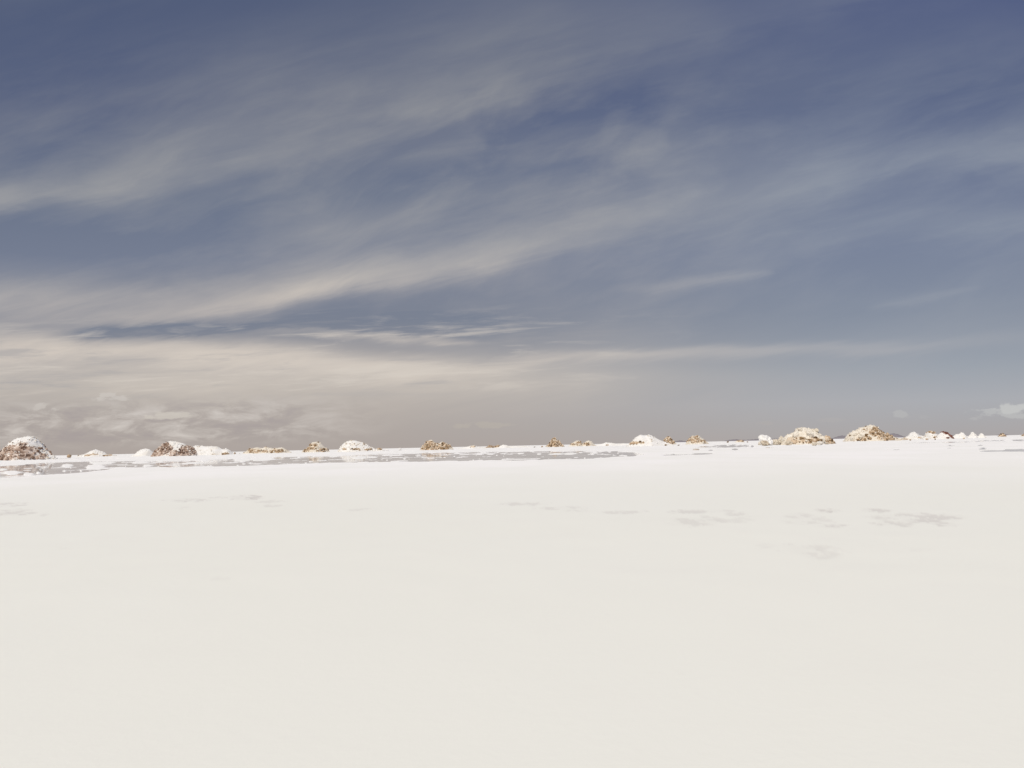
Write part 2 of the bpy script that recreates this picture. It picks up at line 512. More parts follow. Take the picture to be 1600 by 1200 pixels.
# other shallow films of brine
films = [(1135, 697, 40, 2.6), (1100, 698, 16, 1.4), (1047, 710, 14, 1.5), (1068, 709.5, 9, .8), (1092, 708.6, 16, 1.4), (1084, 702, 6, 1.6), (1107, 703, 5, 1.0),
         (1172, 697, 2.5, 2.2), (1199, 699, 7, .8), (1145, 702, 4, 1.8), (1382, 702, 2, .7), (1396, 702, 5, .9),
         (1430, 691.6, 30, .7), (1490, 690.6, 34, 1.0), (1545, 688.4, 40, 1.5), (1610, 687.2, 60, 1.9), (1480, 696, 7, 1.1), (1478, 699.6, 6, 1.0),
         (1527, 695.4, 4, 1), (1530, 700.6, 6, 1.8), (1590, 702.4, 42, 2.8), (1548, 704, 20, 1.3), (1660, 702, 60, 3.2)]
for (px, py, wx, wy) in films:
    d = ((PX - px) / wx) ** 2 + ((OFF - (py - hor(px))) / wy) ** 2 + nz2 * 1.3 + nz * .5
    pool = np.maximum(pool, sstep(1.15, .75, d) * front)

gz = .0035 * fbm(gx * .8, gy * .8, o=4) * sstep(.3, 2, RR)
gz += .0012 * fbm(gx * 6, gy * 6, o=3) * sstep(.3, 1.5, RR) * (1 - sstep(40, 90, RR))
gz += .022 * fbm(gx * .12 + 3, gy * .12, o=3) * sstep(34, 70, RR)
gz += .05 * fbm(gx * .03 + 3, gy * .03, o=3) * sstep(120, 300, RR)
# crumbs of crust along the skyline
crumb = np.clip(fbm(gx * 1.9 + 31, gy * 1.9, o=3) - .34, 0, 1)
gz += .10 * crumb * sstep(36, 46, RR) * (1 - sstep(140, 200, RR))
gz = np.maximum(gz, -.0025 + 0 * gz) * (RR < 30) + gz * (RR >= 30)
gz -= .022 * pool
# edge lips: a rim of crystals round the brine
gz += .006 * np.exp(-((dch + .6) / .7) ** 2) * (0.4 + nz2) * front

# faint damp marks in the near crust: (px, py, half width, half height, strength)
marks = [(303, 781, 34, 2.4, .55), (345, 777, 14, 1.6, .5), (381, 777, 18, 3.4, .8), (422, 783, 16, 1.4, .35), (424, 789, 12, 1.6, .35),
         (290, 793, 10, 2, .25), (14, 787, 24, 2.4, .55), (24, 800, 24, 4, .5), (70, 804, 8, 1.5, .3), (562, 795, 16, 1.5, .3),
         (812, 786, 30, 2.2, .45), (880, 792, 28, 2, .4), (905, 796, 16, 2, .35), (968, 799, 26, 2, .4), (1068, 798, 24, 2.4, .5),
         (1085, 815, 30, 6, .4), (1120, 798, 14, 1.6, .35), (1145, 802, 12, 2.4, .4), (1150, 812, 16, 5, .28), (1285, 797, 14, 2.6, .7),
         (1240, 807, 14, 4, .35), (1262, 812, 30, 4, .3), (1297, 821, 18, 2.4, .55), (1345, 797, 10, 2, .5), (1363, 797, 12, 3, .6),
         (1385, 806, 26, 3, .45), (1370, 817, 22, 3, .5), (1405, 816, 14, 4, .5), (1445, 810, 30, 5, .62), (1465, 818, 20, 3, .55),
         (1420, 804, 16, 3, .5), (1250, 858, 40, 7, .35), (1225, 850, 14, 3, .25), (1270, 868, 16, 2.4, .3), (1190, 852, 14, 3, .2),
         (1400, 858, 30, 3, .12), (1595, 796, 5, 1.6, .4), (100, 855, 12, 2, .1), (140, 1040, 12, 3, .12), (345, 902, 10, 2, .12)]
dn = fbm(gx * 17, gy * 6.5, o=5, g=.7)
dn3 = fbm(gx * 26 + 7, gy * 7.5, o=4, g=.65)
damp = np.zeros_like(pool)
for (px, py, wx, wy, am) in marks:
    d = ((PX - px) / (wx * 1.15)) ** 2 + ((OFF - (py - hor(px))) / (wy * 1.15)) ** 2
    gk = np.exp(-d * .7)
    damp = np.maximum(damp, am * sstep(.16, .84, gk + dn * .95) * sstep(.06, .40, gk) * (.25 + .95 * sstep(-.16, .12, dn3)))
damp = damp * .80 * front
gz -= .003 * damp
far_pale = sstep(3.0, 11, RR) * np.clip(.85 + nz * .5, 0, 1)  # salt turns paler with distance, broken by noise
V = np.stack([gx, gy, gz], -1).reshape(-1, 3)
nr, na = RR.shape
ii, jj = np.meshgrid(np.arange(nr - 1), np.arange(na), indexing='ij')
j2 = (jj + 1) % na
Q = np.stack([ii * na + jj, ii * na + j2, (ii + 1) * na + j2, (ii + 1) * na + jj], -1).reshape(-1, 4)
Q = Q[:, ::-1]
V = np.vstack([V, [[0, 0, 0]]])
ctr = len(V) - 1
T = np.stack([np.full(na, ctr), (np.arange(na) + 1) % na, np.arange(na)], -1)
g = mesh_obj('ground', V, [Q, T], GROUND, smooth=True,
             attrs={'damp': np.append(damp.ravel(), 0), 'far_pale': np.append(far_pale.ravel(), 0)})
g['kind'] = 'structure'

wx0 = [(-90, 4), (90, 4), (90, 64), (-90, 64)]
wv = np.array([(x, y, -.007) for x, y in wx0])
wob = mesh_obj('water', wv, [np.array([[0, 1, 2, 3]])], WATER)
wob['kind'] = 'structure'


# ------------------------------------------------------------------ heaps
def ico():
    t = (1 + 5 ** .5) / 2
    v = np.array([(-1, t, 0), (1, t, 0), (-1, -t, 0), (1, -t, 0), (0, -1, t), (0, 1, t), (0, -1, -t), (0, 1, -t), (t, 0, -1), (t, 0, 1), (-t, 0, -1), (-t, 0, 1)], float)
    v /= np.linalg.norm(v[0])
    f = [(0, 11, 5), (0, 5, 1), (0, 1, 7), (0, 7, 10), (0, 10, 11), (1, 5, 9), (5, 11, 4), (11, 10, 2), (10, 7, 6), (7, 1, 8), (3, 9, 4), (3, 4, 2), (3, 2, 6), (3, 6, 8), (3, 8, 9), (4, 9, 5), (2, 4, 11), (6, 2, 10), (8, 6, 7), (9, 8, 1)]
    return v, f


def subdiv(v, f):
    v = list(map(tuple, v)); mid = {}; out = []

    def m(a, b):
        k = (min(a, b), max(a, b))
        if k not in mid:
            p = np.array(v[a]) + np.array(v[b])
            p /= np.linalg.norm(p)
            v.append(tuple(p)); mid[k] = len(v) - 1
        return mid[k]
    for a, b, c in f:
        x, y, z = m(a, b), m(b, c), m(c, a)
        out += [(a, x, z), (b, y, x), (c, z, y), (x, y, z)]
    return np.array(v), out


IV, IF = ico()
IV1, IF1 = subdiv(IV, IF)
IV2, IF2 = subdiv(IV1, IF1)
IV3, IF3 = subdiv(IV2, IF2)
IF, IF1, IF2, IF3 = [np.array(q) for q in (IF, IF1, IF2, IF3)]
IV1 = np.array(IV1)


def chunk(rng, size, pos, lv=0, rough=.28):
    v, f = ((IV, IF), (IV1, IF1), (IV2, IF2), (IV3, IF3))[lv]
    v = np.array(v)
    sc = size * rng.uniform(.65, 1.25, 3)
    q = rng.normal(size=4); q /= np.linalg.norm(q)
    w_, x, y, z = q
    M = np.array([[1 - 2 * (y * y + z * z), 2 * (x * y - z * w_), 2 * (x * z + y * w_)], [2 * (x * y + z * w_), 1 - 2 * (x * x + z * z), 2 * (y * z - x * w_)],
                  [2 * (x * z - y * w_), 2 * (y * z + x * w_), 1 - 2 * (x * x + y * y)]])
    o = rng.rand(3) * 50
    k = 1.3
    d = 1 + rough * fbm(v[:, 0] * k + o[0], v[:, 1] * k + o[1], v[:, 2] * k + o[2], o=3) + rng.uniform(-rough * .3, rough * .3, len(v))
    return (v * d[:, None] * sc) @ M.T + pos, f


def base_at(px, off):
    """point on the flat under column px, off pixels below the horizon"""
    Yd = CAM_H * F / off
    a, e = ae(px, hor(px))
    return a * Yd, Yd, Yd / F       # X, Y, metres per pixel


def heap(label, off, prof, blobs=(), kind='salt', rub='brown', csize=3.0, dens=1.0, pebbles=0, slope=.75, rough=1.0,
         name='salt_mound', cat='salt mound', group='salt mounds along the horizon', lumps=(), thr=.5, seed=0, bias=0.0, big=0):
    """prof: silhouette (px, height px above base).  blobs: where rubble shows (px, h, rx, rh, strength)."""
    rng = np.random.RandomState(seed + int(prof[0][0]) + 500)
    x0, x1 = prof[0][0], prof[-1][0]
    cxp = (x0 + x1) / 2
    X0, Y0, mp = base_at(cxp, off)
    W = (x1 - x0) * mp
    nx = int(np.clip((x1 - x0) * 2.0, 24, 150))
    hmax = max(p[1] for p in prof)
    ny = int(np.clip(hmax * 4.0, 16, 110))
    xs = np.linspace(x0, x1, nx)
    P = np.interp(xs, [p[0] for p in prof], [p[1] for p in prof])
    ker = np.array([.25, .5, .25])
    for _ in range(2):
        P[1:-1] = np.convolve(P, ker, 'same')[1:-1]
    ts = np.linspace(-1, 1, ny)
    PXg, Tg = np.meshgrid(xs, ts, indexing='ij')
    Pg = np.repeat(P[:, None], ny, 1)
    Dp = Pg / slope + .6
    # let the depth follow the body of the heap, not each notch of its outline
    sm = P.copy()
    for _ in range(8 + nx // 8):
        sm = np.convolve(np.pad(sm, 1, mode='edge'), ker, 'valid')
    Dp = (np.repeat(sm[:, None], ny, 1)) / slope + .5
    lx = (PXg - cxp) * mp
    ly = Tg * Dp * mp
    lz = Pg * (1 - np.abs(Tg) ** 1.5) * mp
    # rubble mask in (column, height) terms, drifting with noise round the heap
    o = rng.rand(2) * 40
    hz = Pg * (1 - np.abs(Tg) ** 1.5)
    n1 = fbm(PXg * .16 + o[0], hz * .22 + Tg * 2 + o[1], o=4)
    mask = np.full_like(PXg, bias)
    for (bx, bh, brx, brh, bs) in blobs:
        mask = np.maximum(mask, bs * np.exp(-(((PXg - bx) / brx) ** 2 + ((hz - bh) / brh) ** 2) ** 1.5 * .69))
    mask = mask + n1 * .38
    isr = sstep(thr - .04, thr + .04, mask)
    # relief
    q = 1 / (csize * mp * 2.2)
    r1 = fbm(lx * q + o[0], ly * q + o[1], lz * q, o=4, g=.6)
    r2 = fbm(lx * q * .35 + o[1], ly * q * .35, lz * q * .35 + o[0], o=3)
    edge = np.clip(P / (hmax * .25), 0, 1)[:, None] * (1 - np.abs(Tg) ** 6)
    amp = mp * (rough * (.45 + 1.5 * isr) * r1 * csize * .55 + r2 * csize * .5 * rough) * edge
    lz2 = lz + amp * .8
    ly2 = ly - amp * .9 * np.sign(-Tg) * -1
    lz2 = np.where(edge <= 1e-6, -.03, lz2) - .012
    V = np.stack([lx, ly2, lz2], -1).reshape(-1, 3)
    tone = np.clip(np.where(isr > .5, .46 + n1 * .5 + r1 * .9, .80 + n1 * .3 + r1 * .15), 0, 1)  # rubble darker in relief hollows: crevice shade put into the tone
    i, j = np.meshgrid(np.arange(nx - 1), np.arange(ny - 1), indexing='ij')
    Qd = np.stack([i * ny + j, (i + 1) * ny + j, (i + 1) * ny + j + 1, i * ny + j + 1], -1).reshape(-1, 4)
    fm = isr[:-1, :-1].ravel() > .5
    # connected patches: each patch of rubble and each run of crust is a part of its own, specks join their surroundings
    fg = fm.reshape(nx - 1, ny - 1).copy()

    def patches(fg):
        lab = -np.ones(fg.shape, int); n_ = 0; info = []
        for a in range(fg.shape[0]):
            for b_ in range(fg.shape[1]):
                if lab[a, b_] >= 0: continue
                st = [(a, b_)]; lab[a, b_] = n_; k = 0; v = fg[a, b_]
                while st:
                    p_, q_ = st.pop(); k += 1
                    for c_, d_ in ((p_ + 1, q_), (p_ - 1, q_), (p_, q_ + 1), (p_, q_ - 1)):
                        if 0 <= c_ < fg.shape[0] and 0 <= d_ < fg.shape[1] and lab[c_, d_] < 0 and fg[c_, d_] == v:
                            lab[c_, d_] = n_; st.append((c_, d_))
                info.append((v, k)); n_ += 1
        return lab, info
    for _ in range(2):
        lab, info = patches(fg)
        for q_, (v, k) in enumerate(info):
            if k < max(8, fg.size * .006): fg[lab == q_] = ~v
    lab, info = patches(fg)
    sets = {}
    for q_, (v, k) in enumerate(info):
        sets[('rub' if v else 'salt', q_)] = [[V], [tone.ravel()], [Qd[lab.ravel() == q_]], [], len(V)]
    gidx = np.zeros(isr.shape, bool)
    gidx[:-1, :-1] = fg
    near_ = [p for p in range(ny - 1) if p < ny // 2]

    def key_at(a, b_, which):
        q_ = lab[min(a, nx - 2), min(b_, ny - 2)]
        k_ = ('rub' if info[q_][0] else 'salt', q_)
        return k_

    def addc(which, v, f, tn, a, b_):
        s = sets[key_at(a, b_, which)]
        s[0].append(v); s[1].append(np.full(len(v), tn)); s[3].append(f + s[4]); s[4] += len(v)
    # clods over the rubble
    idx = np.argwhere(gidx & (edge > .16))
    if len(idx):
        frac = len(idx) / isr.size
        surf = (x1 - x0) * hmax * 2.6 * frac
        cnt = int(min(1300, dens * surf / (csize ** 2) * 3.6))
        for _ in range(cnt):
            a, b_ = idx[rng.randint(len(idx))]
            p = np.array([lx[a, b_], ly2[a, b_], lz2[a, b_]]) + rng.uniform(-.5, .5, 3) * mp
            s = csize * mp * .5 * rng.choice([.35, .55, .85, 1.4], p=[.34, .36, .24, .06])
            v, f = chunk(rng, s, p, 0 if s < 1.6 * mp else 1)
            tn = float(np.clip(rng.choice([rng.normal(.22, .12), rng.normal(.62, .2)], p=[.34, .66]), 0, 1))
            addc('rub', v, f, tn, a, b_)
    # clods and pebbles on the white part
    idx = np.argwhere(~gidx & (edge > .15))
    if len(idx):
        surf = (x1 - x0) * hmax * 2.6 * len(idx) / isr.size
        for _ in range(int(min(260, surf / csize ** 2 * .5 * rough))):
            a, b_ = idx[rng.randint(len(idx))]
            p = np.array([lx[a, b_], ly2[a, b_], lz2[a, b_]])
            v, f = chunk(rng, csize * mp * rng.uniform(.2, .5), p, 0)
            addc('salt', v, f, rng.uniform(.62, 1), a, b_)
        for _ in range(pebbles):
            a, b_ = idx[rng.randint(len(idx))]
            p = np.array([lx[a, b_], ly2[a, b_], lz2[a, b_]])
            v, f = chunk(rng, mp * rng.uniform(.7, 1.7), p, 0)
            addc('salt', v, f, rng.uniform(0, .35), a, b_)
    for (px, h, s, which, tn) in lumps:      # lumps named by the photograph, on the near face
        kx = int(np.clip((px - x0) / (x1 - x0) * (nx - 1), 0, nx - 1))
        Pk = max(P[kx], .5)
        t = -min(1.0, max(0.0, (1 - min(h / Pk, 1.0)))) ** (1 / 1.5)
        p = np.array([(px - cxp) * mp, t * Dp[kx, 0] * mp, h * mp])
        v, f = chunk(rng, s * mp, p, 2, .35)
        addc(which, v, f, tn, kx, int(np.clip((t + 1) / 2 * (ny - 1), 0, ny - 2)))
    root = bpy.data.objects.new(name, None)
    root.empty_display_size = .3
    COL.objects.link(root)
    root.location = (X0, Y0, 0)
    tag(root, label, cat, group)
    built = []
    for key in sorted(sets):
        pn, mk = ('salt_crust', kind) if key[0] == 'salt' else ('rubble_face', rub)
        s = sets[key]
        quads, tris = s[2][0], (np.concatenate(s[3]) if s[3] else np.zeros((0, 3), int))
        if len(quads) + len(tris) < 8: continue
        VV = np.vstack(s[0]); TT = np.concatenate(s[1])
        used = np.unique(np.concatenate([quads.ravel(), tris.ravel()]))
        mp_ = np.full(len(VV), -1); mp_[used] = np.arange(len(used))
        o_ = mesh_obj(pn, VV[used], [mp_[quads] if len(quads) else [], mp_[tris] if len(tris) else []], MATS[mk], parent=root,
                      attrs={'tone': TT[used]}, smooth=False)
        built.append(o_)
    if len(built) == 1:               # nothing but one skin: the thing is that mesh itself
        o_ = built[0]
        o_.parent = None
        o_.location = root.location
        bpy.data.objects.remove(root)
        o_.name = name; o_.data.name = name
        tag(o_, label, cat, group)
        return o_
    return root


def rock(label, px, py, size, kind='salt', tone=.8, off=None, name='salt_boulder', cat='boulder', group=None, lv=3, flat=.8, seed=0, sx=1.0):
    """a single clod: py is its foot, size its half width in photograph pixels"""
    off = off or (py - hor(px))
    X0, Y0, mp = base_at(px, off)
    rng = np.random.RandomState(seed + int(px))
    v, f = chunk(rng, 1.0, np.zeros(3), lv, .5)
    v = v / np.abs(v[:, 0]).max() * size * mp
    v[:, 2] *= flat
    v[:, 0] *= sx
    v[:, 2] -= v[:, 2].min() * .82
    tn = np.clip(tone + .18 * fbm(v[:, 0] / mp * .6, v[:, 1] / mp * .6, v[:, 2] / mp * .6, o=3), 0, 1)
    o_ = mesh_obj(name, v, [f], MATS[kind], attrs={'tone': tn}, loc=(X0, Y0, 0))
    return tag(o_, label, cat, group)


G = 'salt mounds along the horizon'
heap('big steep salt mound at the far left edge, white cap over pinkish brown rubble', 6.2,
     [(-14, 0), (-6, 7), (4, 15), (14, 25), (20, 31), (28, 34.5), (42, 36.5), (52, 36), (58, 31), (64, 24), (72, 15), (80, 8), (86, 4), (91, 0)],
     [(34, 8, 40, 9, 1.2), (38, 17, 24, 7, 1.15), (46, 23, 9, 4, 1.0), (4, 6, 14, 6, 1.0), (62, 6, 14, 7, 1.15)], rub='pink', csize=3.4, dens=1.35, pebbles=26, seed=1,
     lumps=[(22, 28, 1.3, 'rub', .1), (30, 27, 1.4, 'rub', .08), (43, 28, 1.5, 'rub', .12), (50, 26, 1.5, 'rub', .25), (80, 3, 1.4, 'rub', .3), (58, 30, 1.5, 'salt', .5)])
heap('low white salt heap with brown pebbles along its foot, right of the steep left mound', 3.0,
     [(116, 0), (124, 2.2), (133, 4), (140, 8), (149, 11.5), (156, 9), (163, 6), (168, 2.5), (176, 1.8), (184, 0)],
     [(142, 2, 7, 1.6, .8), (152, 3, 7, 1.6, .75), (168, 1.4, 7, 1.4, .8)], csize=2.0, pebbles=6, seed=2)
heap('smooth pure white salt dome immediately left of the brown capped mound', 4.0,
     [(203, 0), (209, 2.5), (216, 8), (222, 11), (228, 12), (234, 10.5), (238, 6.5), (242, 2), (245, 0)], csize=2.0, rough=.35, seed=3, thr=2)
heap('brown rubble mound with white salt across its top, beside the long flat white heap', 5.0,
     [(237, 0), (241, 6), (247, 12), (254, 17), (259, 21.5), (266, 23.5), (280, 22), (286, 20), (292, 16), (298, 14), (303, 10), (307, 0)],
     [(249, 7, 13, 9, 1.2), (262, 11, 13, 9, 1.2), (266, 5, 22, 6, 1.1), (295, 10, 9, 8, 1.15), (293, 4, 13, 6, 1.1), (278, 5, 10, 5, .9)], rub='pink', csize=3.2, dens=1.4, seed=4,
     lumps=[(275, 13, 2.2, 'rub', .6), (284, 4, 2, 'rub', .55)])
heap('long flat topped white salt heap behind the brown capped mound, dark pebbles at one end', 4.4,
     [(290, 0), (298, 11), (305, 15.5), (318, 14), (334, 13.6), (340, 13), (347, 9), (352, 8), (356, 9), (361, 5), (364, 1), (368, 0)],
     [(341, 1.6, 5, 1.2, .85), (355, 2, 5, 1.6, .9)], csize=2.4, rough=.55, pebbles=5, seed=5,
     lumps=[(334, 7.5, 1, 'salt', .4), (353, 9, 1.8, 'salt', .9)])
heap('long low heap of brown and white salt lumps, two small humps wide', 3.6,
     [(380, 0), (384, 4), (392, 7), (402, 10.5), (410, 8.5), (417, 9.5), (426, 7.5), (440, 9), (446, 6), (450, 3), (456, 0)],
     [(399, 4, 11, 3.6, .95), (416, 3, 6, 2, .7), (434, 3, 12, 3, .9)], csize=2.4, dens=1.3, pebbles=12, seed=6, kind='cream')
heap('small pointed tan mound standing alone, left of the white dome with pebbles', 3.4,
     [(472, 0), (475, 4), (480, 6), (485, 11), (488, 15.5), (494, 16), (501, 14), (507, 8), (512, 3), (515, 0)],
     [(491, 9, 9, 5, .85), (482, 4, 8, 3, .85), (505, 3, 7, 3, .8)], csize=2.5, dens=1.2, seed=7, kind='cream', pebbles=6)
heap('rounded white salt mound flecked with small brown pebbles, its tail trailing right', 3.8,
     [(527, 0), (531, 5), (536, 12), (542, 16), (549, 17.5), (556, 17), (565, 14), (575, 9), (581, 5), (588, 3), (594, 4), (598, 2.5), (602, 0)],
     [(554, 11, 4, 1.4, .85), (560, 4, 7, 1.6, .85), (541, 4, 5, 1.4, .75), (576, 2.5, 6, 1.4, .75), (593, 3, 4, 1.5, .8)], csize=2.6, pebbles=30, seed=8, rough=1.1,
     lumps=[(549, 12, 1.0, 'salt', .12), (556, 12, 1.3, 'salt', .2), (561, 11, 1.0, 'salt', .3), (535, 8, 1.2, 'salt', .3), (552, 4, 1.4, 'salt', .25), (558, 3.5, 1.2, 'salt', .1),
            (540, 3.5, 1.2, 'salt', .4), (575, 2.6, 1.3, 'salt', .15), (570, 6, 1.0, 'salt', .35), (593, 3, 2.2, 'salt', .35)])
heap('twin peaked brown rubble mound beyond the middle of the brine channel', 4.0,
     [(655, 0), (659, 4), (663, 8), (667, 13), (671, 16), (675, 16.5), (679, 13), (684, 9), (687, 11), (690, 12.5), (696, 10.5), (702, 7), (707, 2), (709, 0)],
     [(672, 5, 13, 7, 1.1), (673, 11, 6, 4, .85), (693, 4, 12, 5, 1.05)], csize=2.7, dens=1.5, seed=9, kind='cream')
heap('very low white salt bump with one brown stone, right of the twin peaked mound', 3.0,
     [(716, 0), (724, 2), (734, 4.5), (742, 4.8), (746, 2), (760, 0)], [(739, 2.6, 4, 1.3, .9)], csize=1.8, seed=10)
heap('tiny scatter heap of tan lumps left of a white bump', 2.6,
     [(755, 0), (761, 1.5), (765, 4.5), (769, 3), (773, 1.8), (777, 4.4), (781, 2.5), (784, 0)], [(767, 2, 7, 2.4, 1), (777, 2, 4, 2, 1)], csize=1.6, dens=1.2, seed=11, kind='cream')
heap('small plain white salt bump right of the tiny tan scatter', 3.0,
     [(777, 0), (782, 3.5), (787, 5), (791, 4.5), (796, 2.4), (815, 2.2), (840, 0)], csize=1.8, rough=.6, seed=12, thr=2)
heap('pointed brown pyramid of rubble near the middle of the skyline', 3.3,
     [(851, 0), (856, 3), (860, 8), (863, 13), (866, 14), (870, 12.5), (874, 7), (878, 3.5), (882, 0)],
     [(867, 4, 13, 6, 1.1), (865, 12, 4, 3, 1)], csize=2.3, dens=1.4, seed=13, kind='cream')
heap('small tan and brown heap, left one of the pair right of the pyramid', 3.0,
     [(888, 0), (892, 3.5), (897, 7), (901, 8.8), (906, 8), (909, 4), (912, 0)], [(904, 4, 5, 3, 1.0), (895, 3, 4, 2, .7)], csize=2.0, dens=1.3, seed=14, kind='cream')
heap('small rounded cream topped heap, right one of the pair right of the pyramid', 3.0,
     [(908, 0), (912, 4.5), (916, 7.5), (920, 9), (924, 7), (928, 3), (932, 0)], [(917, 3, 5, 2.4, .95)], csize=2.0, dens=1.3, seed=15, kind='cream')
heap('flat white salt bump left of the large white mound', 3.0,
     [(928, 0), (937, 2.8), (947, 5.2), (955, 4.5), (965, 2.8), (985, 2.4), (990, 0)], [(948, 1, 3, 1, .7)], csize=1.8, rough=.6, seed=16)
heap('large white salt mound, brown patch low on its left and a long right tail', 4.6,
     [(978, 0), (983, 3), (989, 9), (995, 15), (1001, 18), (1008, 16.5), (1011, 17), (1014, 18), (1018, 16), (1026, 11.5), (1036, 6.5), (1046, 3), (1056, 0)],
     [(990, 5, 9, 2.2, .9), (999, 4, 5, 1.6, .75)], csize=2.6, rough=.65, pebbles=7, seed=17, kind='salt',
     lumps=[(1014, 15.5, 2.2, 'salt', .85), (1012, 15, .8, 'salt', .15)])
heap('small brown rubble mound tucked against the tail of the large white mound', 3.2,
     [(1033, 0), (1037, 5), (1040, 10), (1043, 12), (1046, 11.5), (1049, 8), (1053, 4), (1057, 0)], [(1044, 6, 11, 7, 1.2)], csize=2.3, dens=1.3, seed=18, kind='cream')
heap('rounded tan rubble mound with dark crevices, standing alone on the skyline', 3.6,
     [(1071, 0), (1074, 4), (1078, 9.5), (1082, 13.5), (1087, 12.5), (1091, 13.5), (1096, 10.5), (1101, 5.5), (1106, 1.5), (1108, 0)],
     [(1082, 7, 9, 5, .95), (1095, 4, 9, 3, .9), (1088, 11, 5, 2, .8)], csize=2.6, dens=1.4, seed=19, kind='cream')
heap('tiny dark topped rubble heap on the far skyline before the white lumps', 2.2,
     [(1147, 0), (1151, 2), (1156, 3.6), (1160, 3), (1164, 0)], [(1157, 2, 5, 1.6, 1)], csize=1.4, seed=20, kind='cream')
heap('big cream salt mound with shaded brown hollows and boulders round its foot', 7.6,
     [(1219, 0), (1224, 11), (1229, 15), (1236, 17.5), (1242, 20), (1245, 25), (1252, 26.5), (1259, 26.5), (1264, 24.5), (1272, 24), (1279, 19.5), (1283, 14.5), (1289, 12), (1295, 10), (1300, 5), (1305, 1), (1309, 0)],
     [(1250, 6, 20, 3.6, 1.1), (1266, 7, 10, 4, 1.0), (1246, 11, 5, 1.8, .8), (1294, 6, 10, 6, 1.1)], csize=3.6, dens=1.0, rough=.6, seed=21, kind='cream', pebbles=6, slope=.9,
     lumps=[(1249, 22.5, 4, 'salt', .8), (1231, 6, 5, 'salt', .7), (1235, 4, 4, 'salt', .6), (1260, 15, 6, 'salt', .95), (1242, 15, 5, 'salt', .9), (1274, 21, 3.6, 'salt', .6),
            (1288, 7, 3.5, 'rub', .7), (1294, 9, 3, 'rub', .5), (1277, 7, 4, 'salt', .8)])
heap('tall tan and cream salt mound with a pale left shoulder and right tail', 4.6,
     [(1319, 0), (1323, 9), (1329, 14), (1337, 18), (1346, 22), (1356, 24), (1361, 26), (1366, 25), (1371, 20), (1376, 15), (1383, 11), (1391, 8.5), (1399, 4), (1410, 2), (1418, 0)],
     [(1364, 12, 18, 10, .80), (1372, 6, 20, 6, .85), (1340, 4, 10, 4, .8), (1365, 19, 8, 4, .9)], csize=3.2, dens=.9, seed=22, kind='cream', pebbles=26,
     lumps=[(1327, 5, 4, 'salt', .8), (1338, 7, 4.5, 'salt', .85), (1332, 10, 3.5, 'salt', .7)])
heap('low white salt lump with a notched top, right of the tall tan mound', 3.6,
     [(1405, 0), (1411, 2), (1419, 5), (1424, 11), (1429, 12), (1433, 9), (1438, 6), (1446, 5), (1452, 0)], [(1430, 3, 4, 1.4, .8), (1412, 1.4, 5, 1.2, .9)], csize=2.2, pebbles=6, seed=23)
heap('white salt heap topped by a brown lump, left neighbour of the dark red one', 3.7,
     [(1441, 0), (1446, 5), (1449, 11.5), (1454, 13), (1460, 11), (1464, 7.5), (1470, 4), (1474, 0)], [(1456, 11, 6, 2.6, 1.1), (1455, 3, 7, 1.2, .8)], csize=2.2, pebbles=5, seed=24)
heap('white salt heap with a dark red earth slope on its right side', 3.8,
     [(1461, 0), (1466, 6), (1471, 10.5), (1477, 11.5), (1482, 8), (1486, 5), (1489, 2), (1491, 0)],
     [(1477, 10, 5, 3, 1.2), (1482, 6, 5, 3, 1.2), (1486, 3, 4, 3, 1.2), (1473, 2, 3, 1.3, .8)], rub='red', csize=2.0, dens=1.2, seed=25)
GC = 'white salt cones at the right'
for (lab, pr, of, sd_) in (
        ('white salt cone with a low left shoulder, leftmost of the three cones', [(1486, 0), (1490, 4), (1494, 7), (1499, 7), (1503, 9.8), (1507, 7), (1513, 0)], 3.4, 31),
        ('sharp white salt cone, the middle and tallest of the three cones', [(1510, 0), (1515, 4), (1519.5, 10), (1524, 6), (1530, 0)], 3.1, 32),
        ('smallest white salt cone, rightmost of the three cones', [(1527, 0), (1530, 4), (1532.5, 7.8), (1535.5, 6.8), (1538, 3.5), (1541, 0)], 3.1, 33)):
    heap(lab, of, pr, csize=1.8, rough=.3, seed=sd_, thr=2, name='salt_cone', cat='salt cone', group=GC, slope=1.0)
heap('tiny grey dark heap alone on the right skyline past the cones', 2.0,
     [(1560, 0), (1563, 3), (1566, 4.6), (1569, 3), (1573, 0)], [(1566, 2, 6, 3, 1.2)], csize=1.5, seed=34, kind='cream')
heap('grey brown heap cut by the right edge of the picture', 2.2,
     [(1595, 0), (1599, 3), (1604, 6), (1612, 6), (1620, 0)], [(1602, 3, 6, 3, 1.2)], csize=1.6, seed=35, kind='cream')

# boulders and loose stones, each on its own
rock('white salt boulder with a crystal top at the left end of the boulder row', 1196, 695, 11, 'salt', .88, name='salt_boulder', flat=.95, seed=3, off=8.0, lv=2)
rock('brown stained round clod leaning on the front of the white boulder', 1195, 695, 7, 'cream', .50, flat=.75, seed=4, off=8.4)
rock('pale jagged crystal clod at the far left of the boulder row', 1187, 692, 3.4, 'cream', .8, flat=1.1, seed=5, off=7.4)
rock('cream clod between the white boulder and the big cream mound, the lower of two', 1213, 694, 8.5, 'cream', .68, flat=.55, seed=6, off=7.6)
rock('upright cream clod just left of the big cream mound', 1220, 693, 5.6, 'cream', .72, flat=1.25, seed=7, off=7.3)
rock('round pinkish cream boulder in front of the big cream mound', 1272, 697, 4.8, 'cream', .70, flat=.85, seed=8, off=9.8)
rock('flattened pale clod right of the round boulder, in front of the cream mound', 1281, 695, 4.6, 'salt', .62, flat=.6, seed=9, off=9.0)
rock('tan clod near the right foot of the big cream mound', 1292, 694, 3.6, 'cream', .5, flat=.7, seed=10, off=8.2)
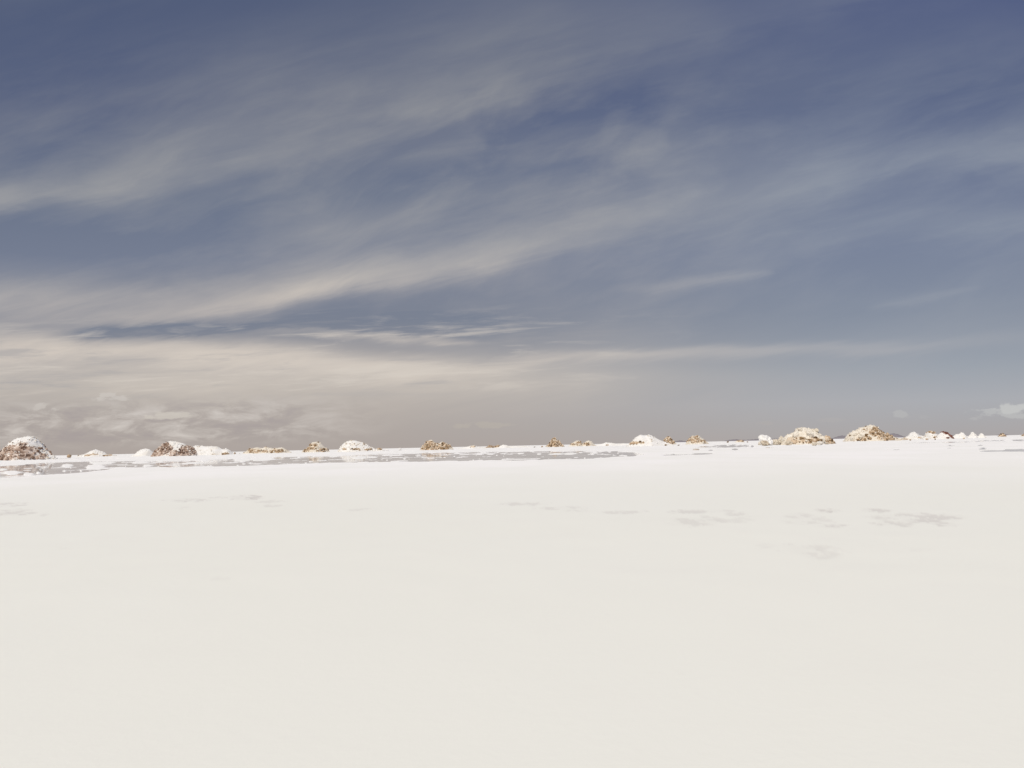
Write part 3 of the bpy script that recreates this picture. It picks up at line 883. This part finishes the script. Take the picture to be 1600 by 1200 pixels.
rock('small dark edged clod at the far right foot of the big cream mound', 1300, 693, 3.2, 'cream', .3, flat=.6, seed=11, off=7.8)
rock('brown boulder against the left foot of the big cream mound', 1232, 694, 6, 'cream', .55, flat=.8, seed=12, off=8.3)
GS = 'loose stones on the salt'
for (px, of, sz, kd, tn, lab) in (
        (108, 4.0, 3.4, 'brown', .45, 'lone brown clod right of the steep left mound'),
        (86, 6.0, 2.2, 'salt', .75, 'pale clod at the right foot of the steep left mound'),
        (367, 4.0, 2.2, 'brown', .3, 'dark brown stone right of the long flat white heap'),
        (374, 4.0, 1.4, 'salt', .8, 'tiny white crumb left of the low brown and white heap'),
        (605, 3.6, 2.6, 'salt', .95, 'small white clod on the skyline past the pebbly white mound'),
        (625, 3.5, 3.4, 'salt', .95, 'white clod on the skyline between pebbly mound and twin peaks, the wider one'),
        (835, 3.4, 1.3, 'brown', .1, 'dark speck of stone left of the brown pyramid, the farther left one'),
        (847, 3.3, 1.6, 'brown', .3, 'brown speck of stone close to the brown pyramid'),
        (1040, 5.2, 1.8, 'brown', .2, 'dark stone in front of the small brown mound'),
        (1060, 5.2, 1.7, 'brown', .12, 'dark stone alone between the two brown mounds'),
        (1137, 2.6, 1.6, 'brown', .12, 'dark speck left of the tiny dark topped heap'),
        (1168, 2.6, 1.3, 'brown', .2, 'dark speck right of the tiny dark topped heap'),
        (1422, 5.0, 1.6, 'brown', .35, 'brown stone in front of the notched white lump'),
        (1448, 4.8, 2.2, 'brown', .45, 'brown stone in front of the heap topped by a brown lump'),
        (1461, 4.6, 1.8, 'brown', .2, 'dark stone between the brown topped and the dark red heap'),
        (1506, 4.4, 2.0, 'brown', .7, 'pale tan stone in front of the leftmost cone'),
        (1408, 4.6, 2.2, 'cream', .5, 'cream stone at the end of the tall tan mound tail')):
    rock(lab, px, 0, sz, kd, tn, off=of, name='salt_stone', cat='stone', group=GS, lv=1, flat=.7)

# ------------------------------------------------------------------ far hills, solid ridges on the horizon
hv, hf, hn = [], [], 0
HY = 7000.0
for prof in ([(1030, 0), (1052, 1.2), (1062, 3), (1070, 2), (1090, 0)],
             [(1128, 0), (1140, 2.2), (1150, 2.8), (1165, 1.6), (1178, 2.0), (1190, 3.2), (1215, 2.6), (1240, 1.2), (1262, 0)],
             [(1292, 0), (1302, 1.6), (1310, 4.4), (1317, 5.2), (1324, 4), (1336, 4.6), (1350, 3), (1372, 4), (1388, 5), (1396, 7), (1403, 5.6), (1412, 1.6), (1422, 0)],
             [(1556, 0), (1563, 1.8), (1567, 3), (1571, 1.6), (1578, 0)]):
    xs = np.linspace(prof[0][0], prof[-1][0], 60)
    P = np.interp(xs, [p[0] for p in prof], [p[1] for p in prof])
    P = P + .35 * fbm(xs * .25, xs * 0 + 3, o=3) * np.clip(P, 0, 1)
    m1 = HY / F
    for x, p in zip(xs, P):
        a, _ = ae(x, hor(x))
        p = max(p, 0) * m1
        for t in (-1, -.6, -.25, 0, .3, 1):
            k = 1 - abs(t) ** 1.2
            hv.append((a * HY, HY + t * (p * 3 + 30), p * k - 1 + 2 * k * math.sin(x * 1.7 + t * 5)))
    for i in range(59):
        for j in range(5):
            q = hn + i * 6 + j
            hf.append((q, q + 6, q + 7, q + 1))
    hn += 360
ho = mesh_obj('hills', np.array(hv), [np.array(hf)], HILL, smooth=True)
ho['kind'] = 'structure'

S.cycles.max_bounces = 5
S.cycles.use_denoising = True
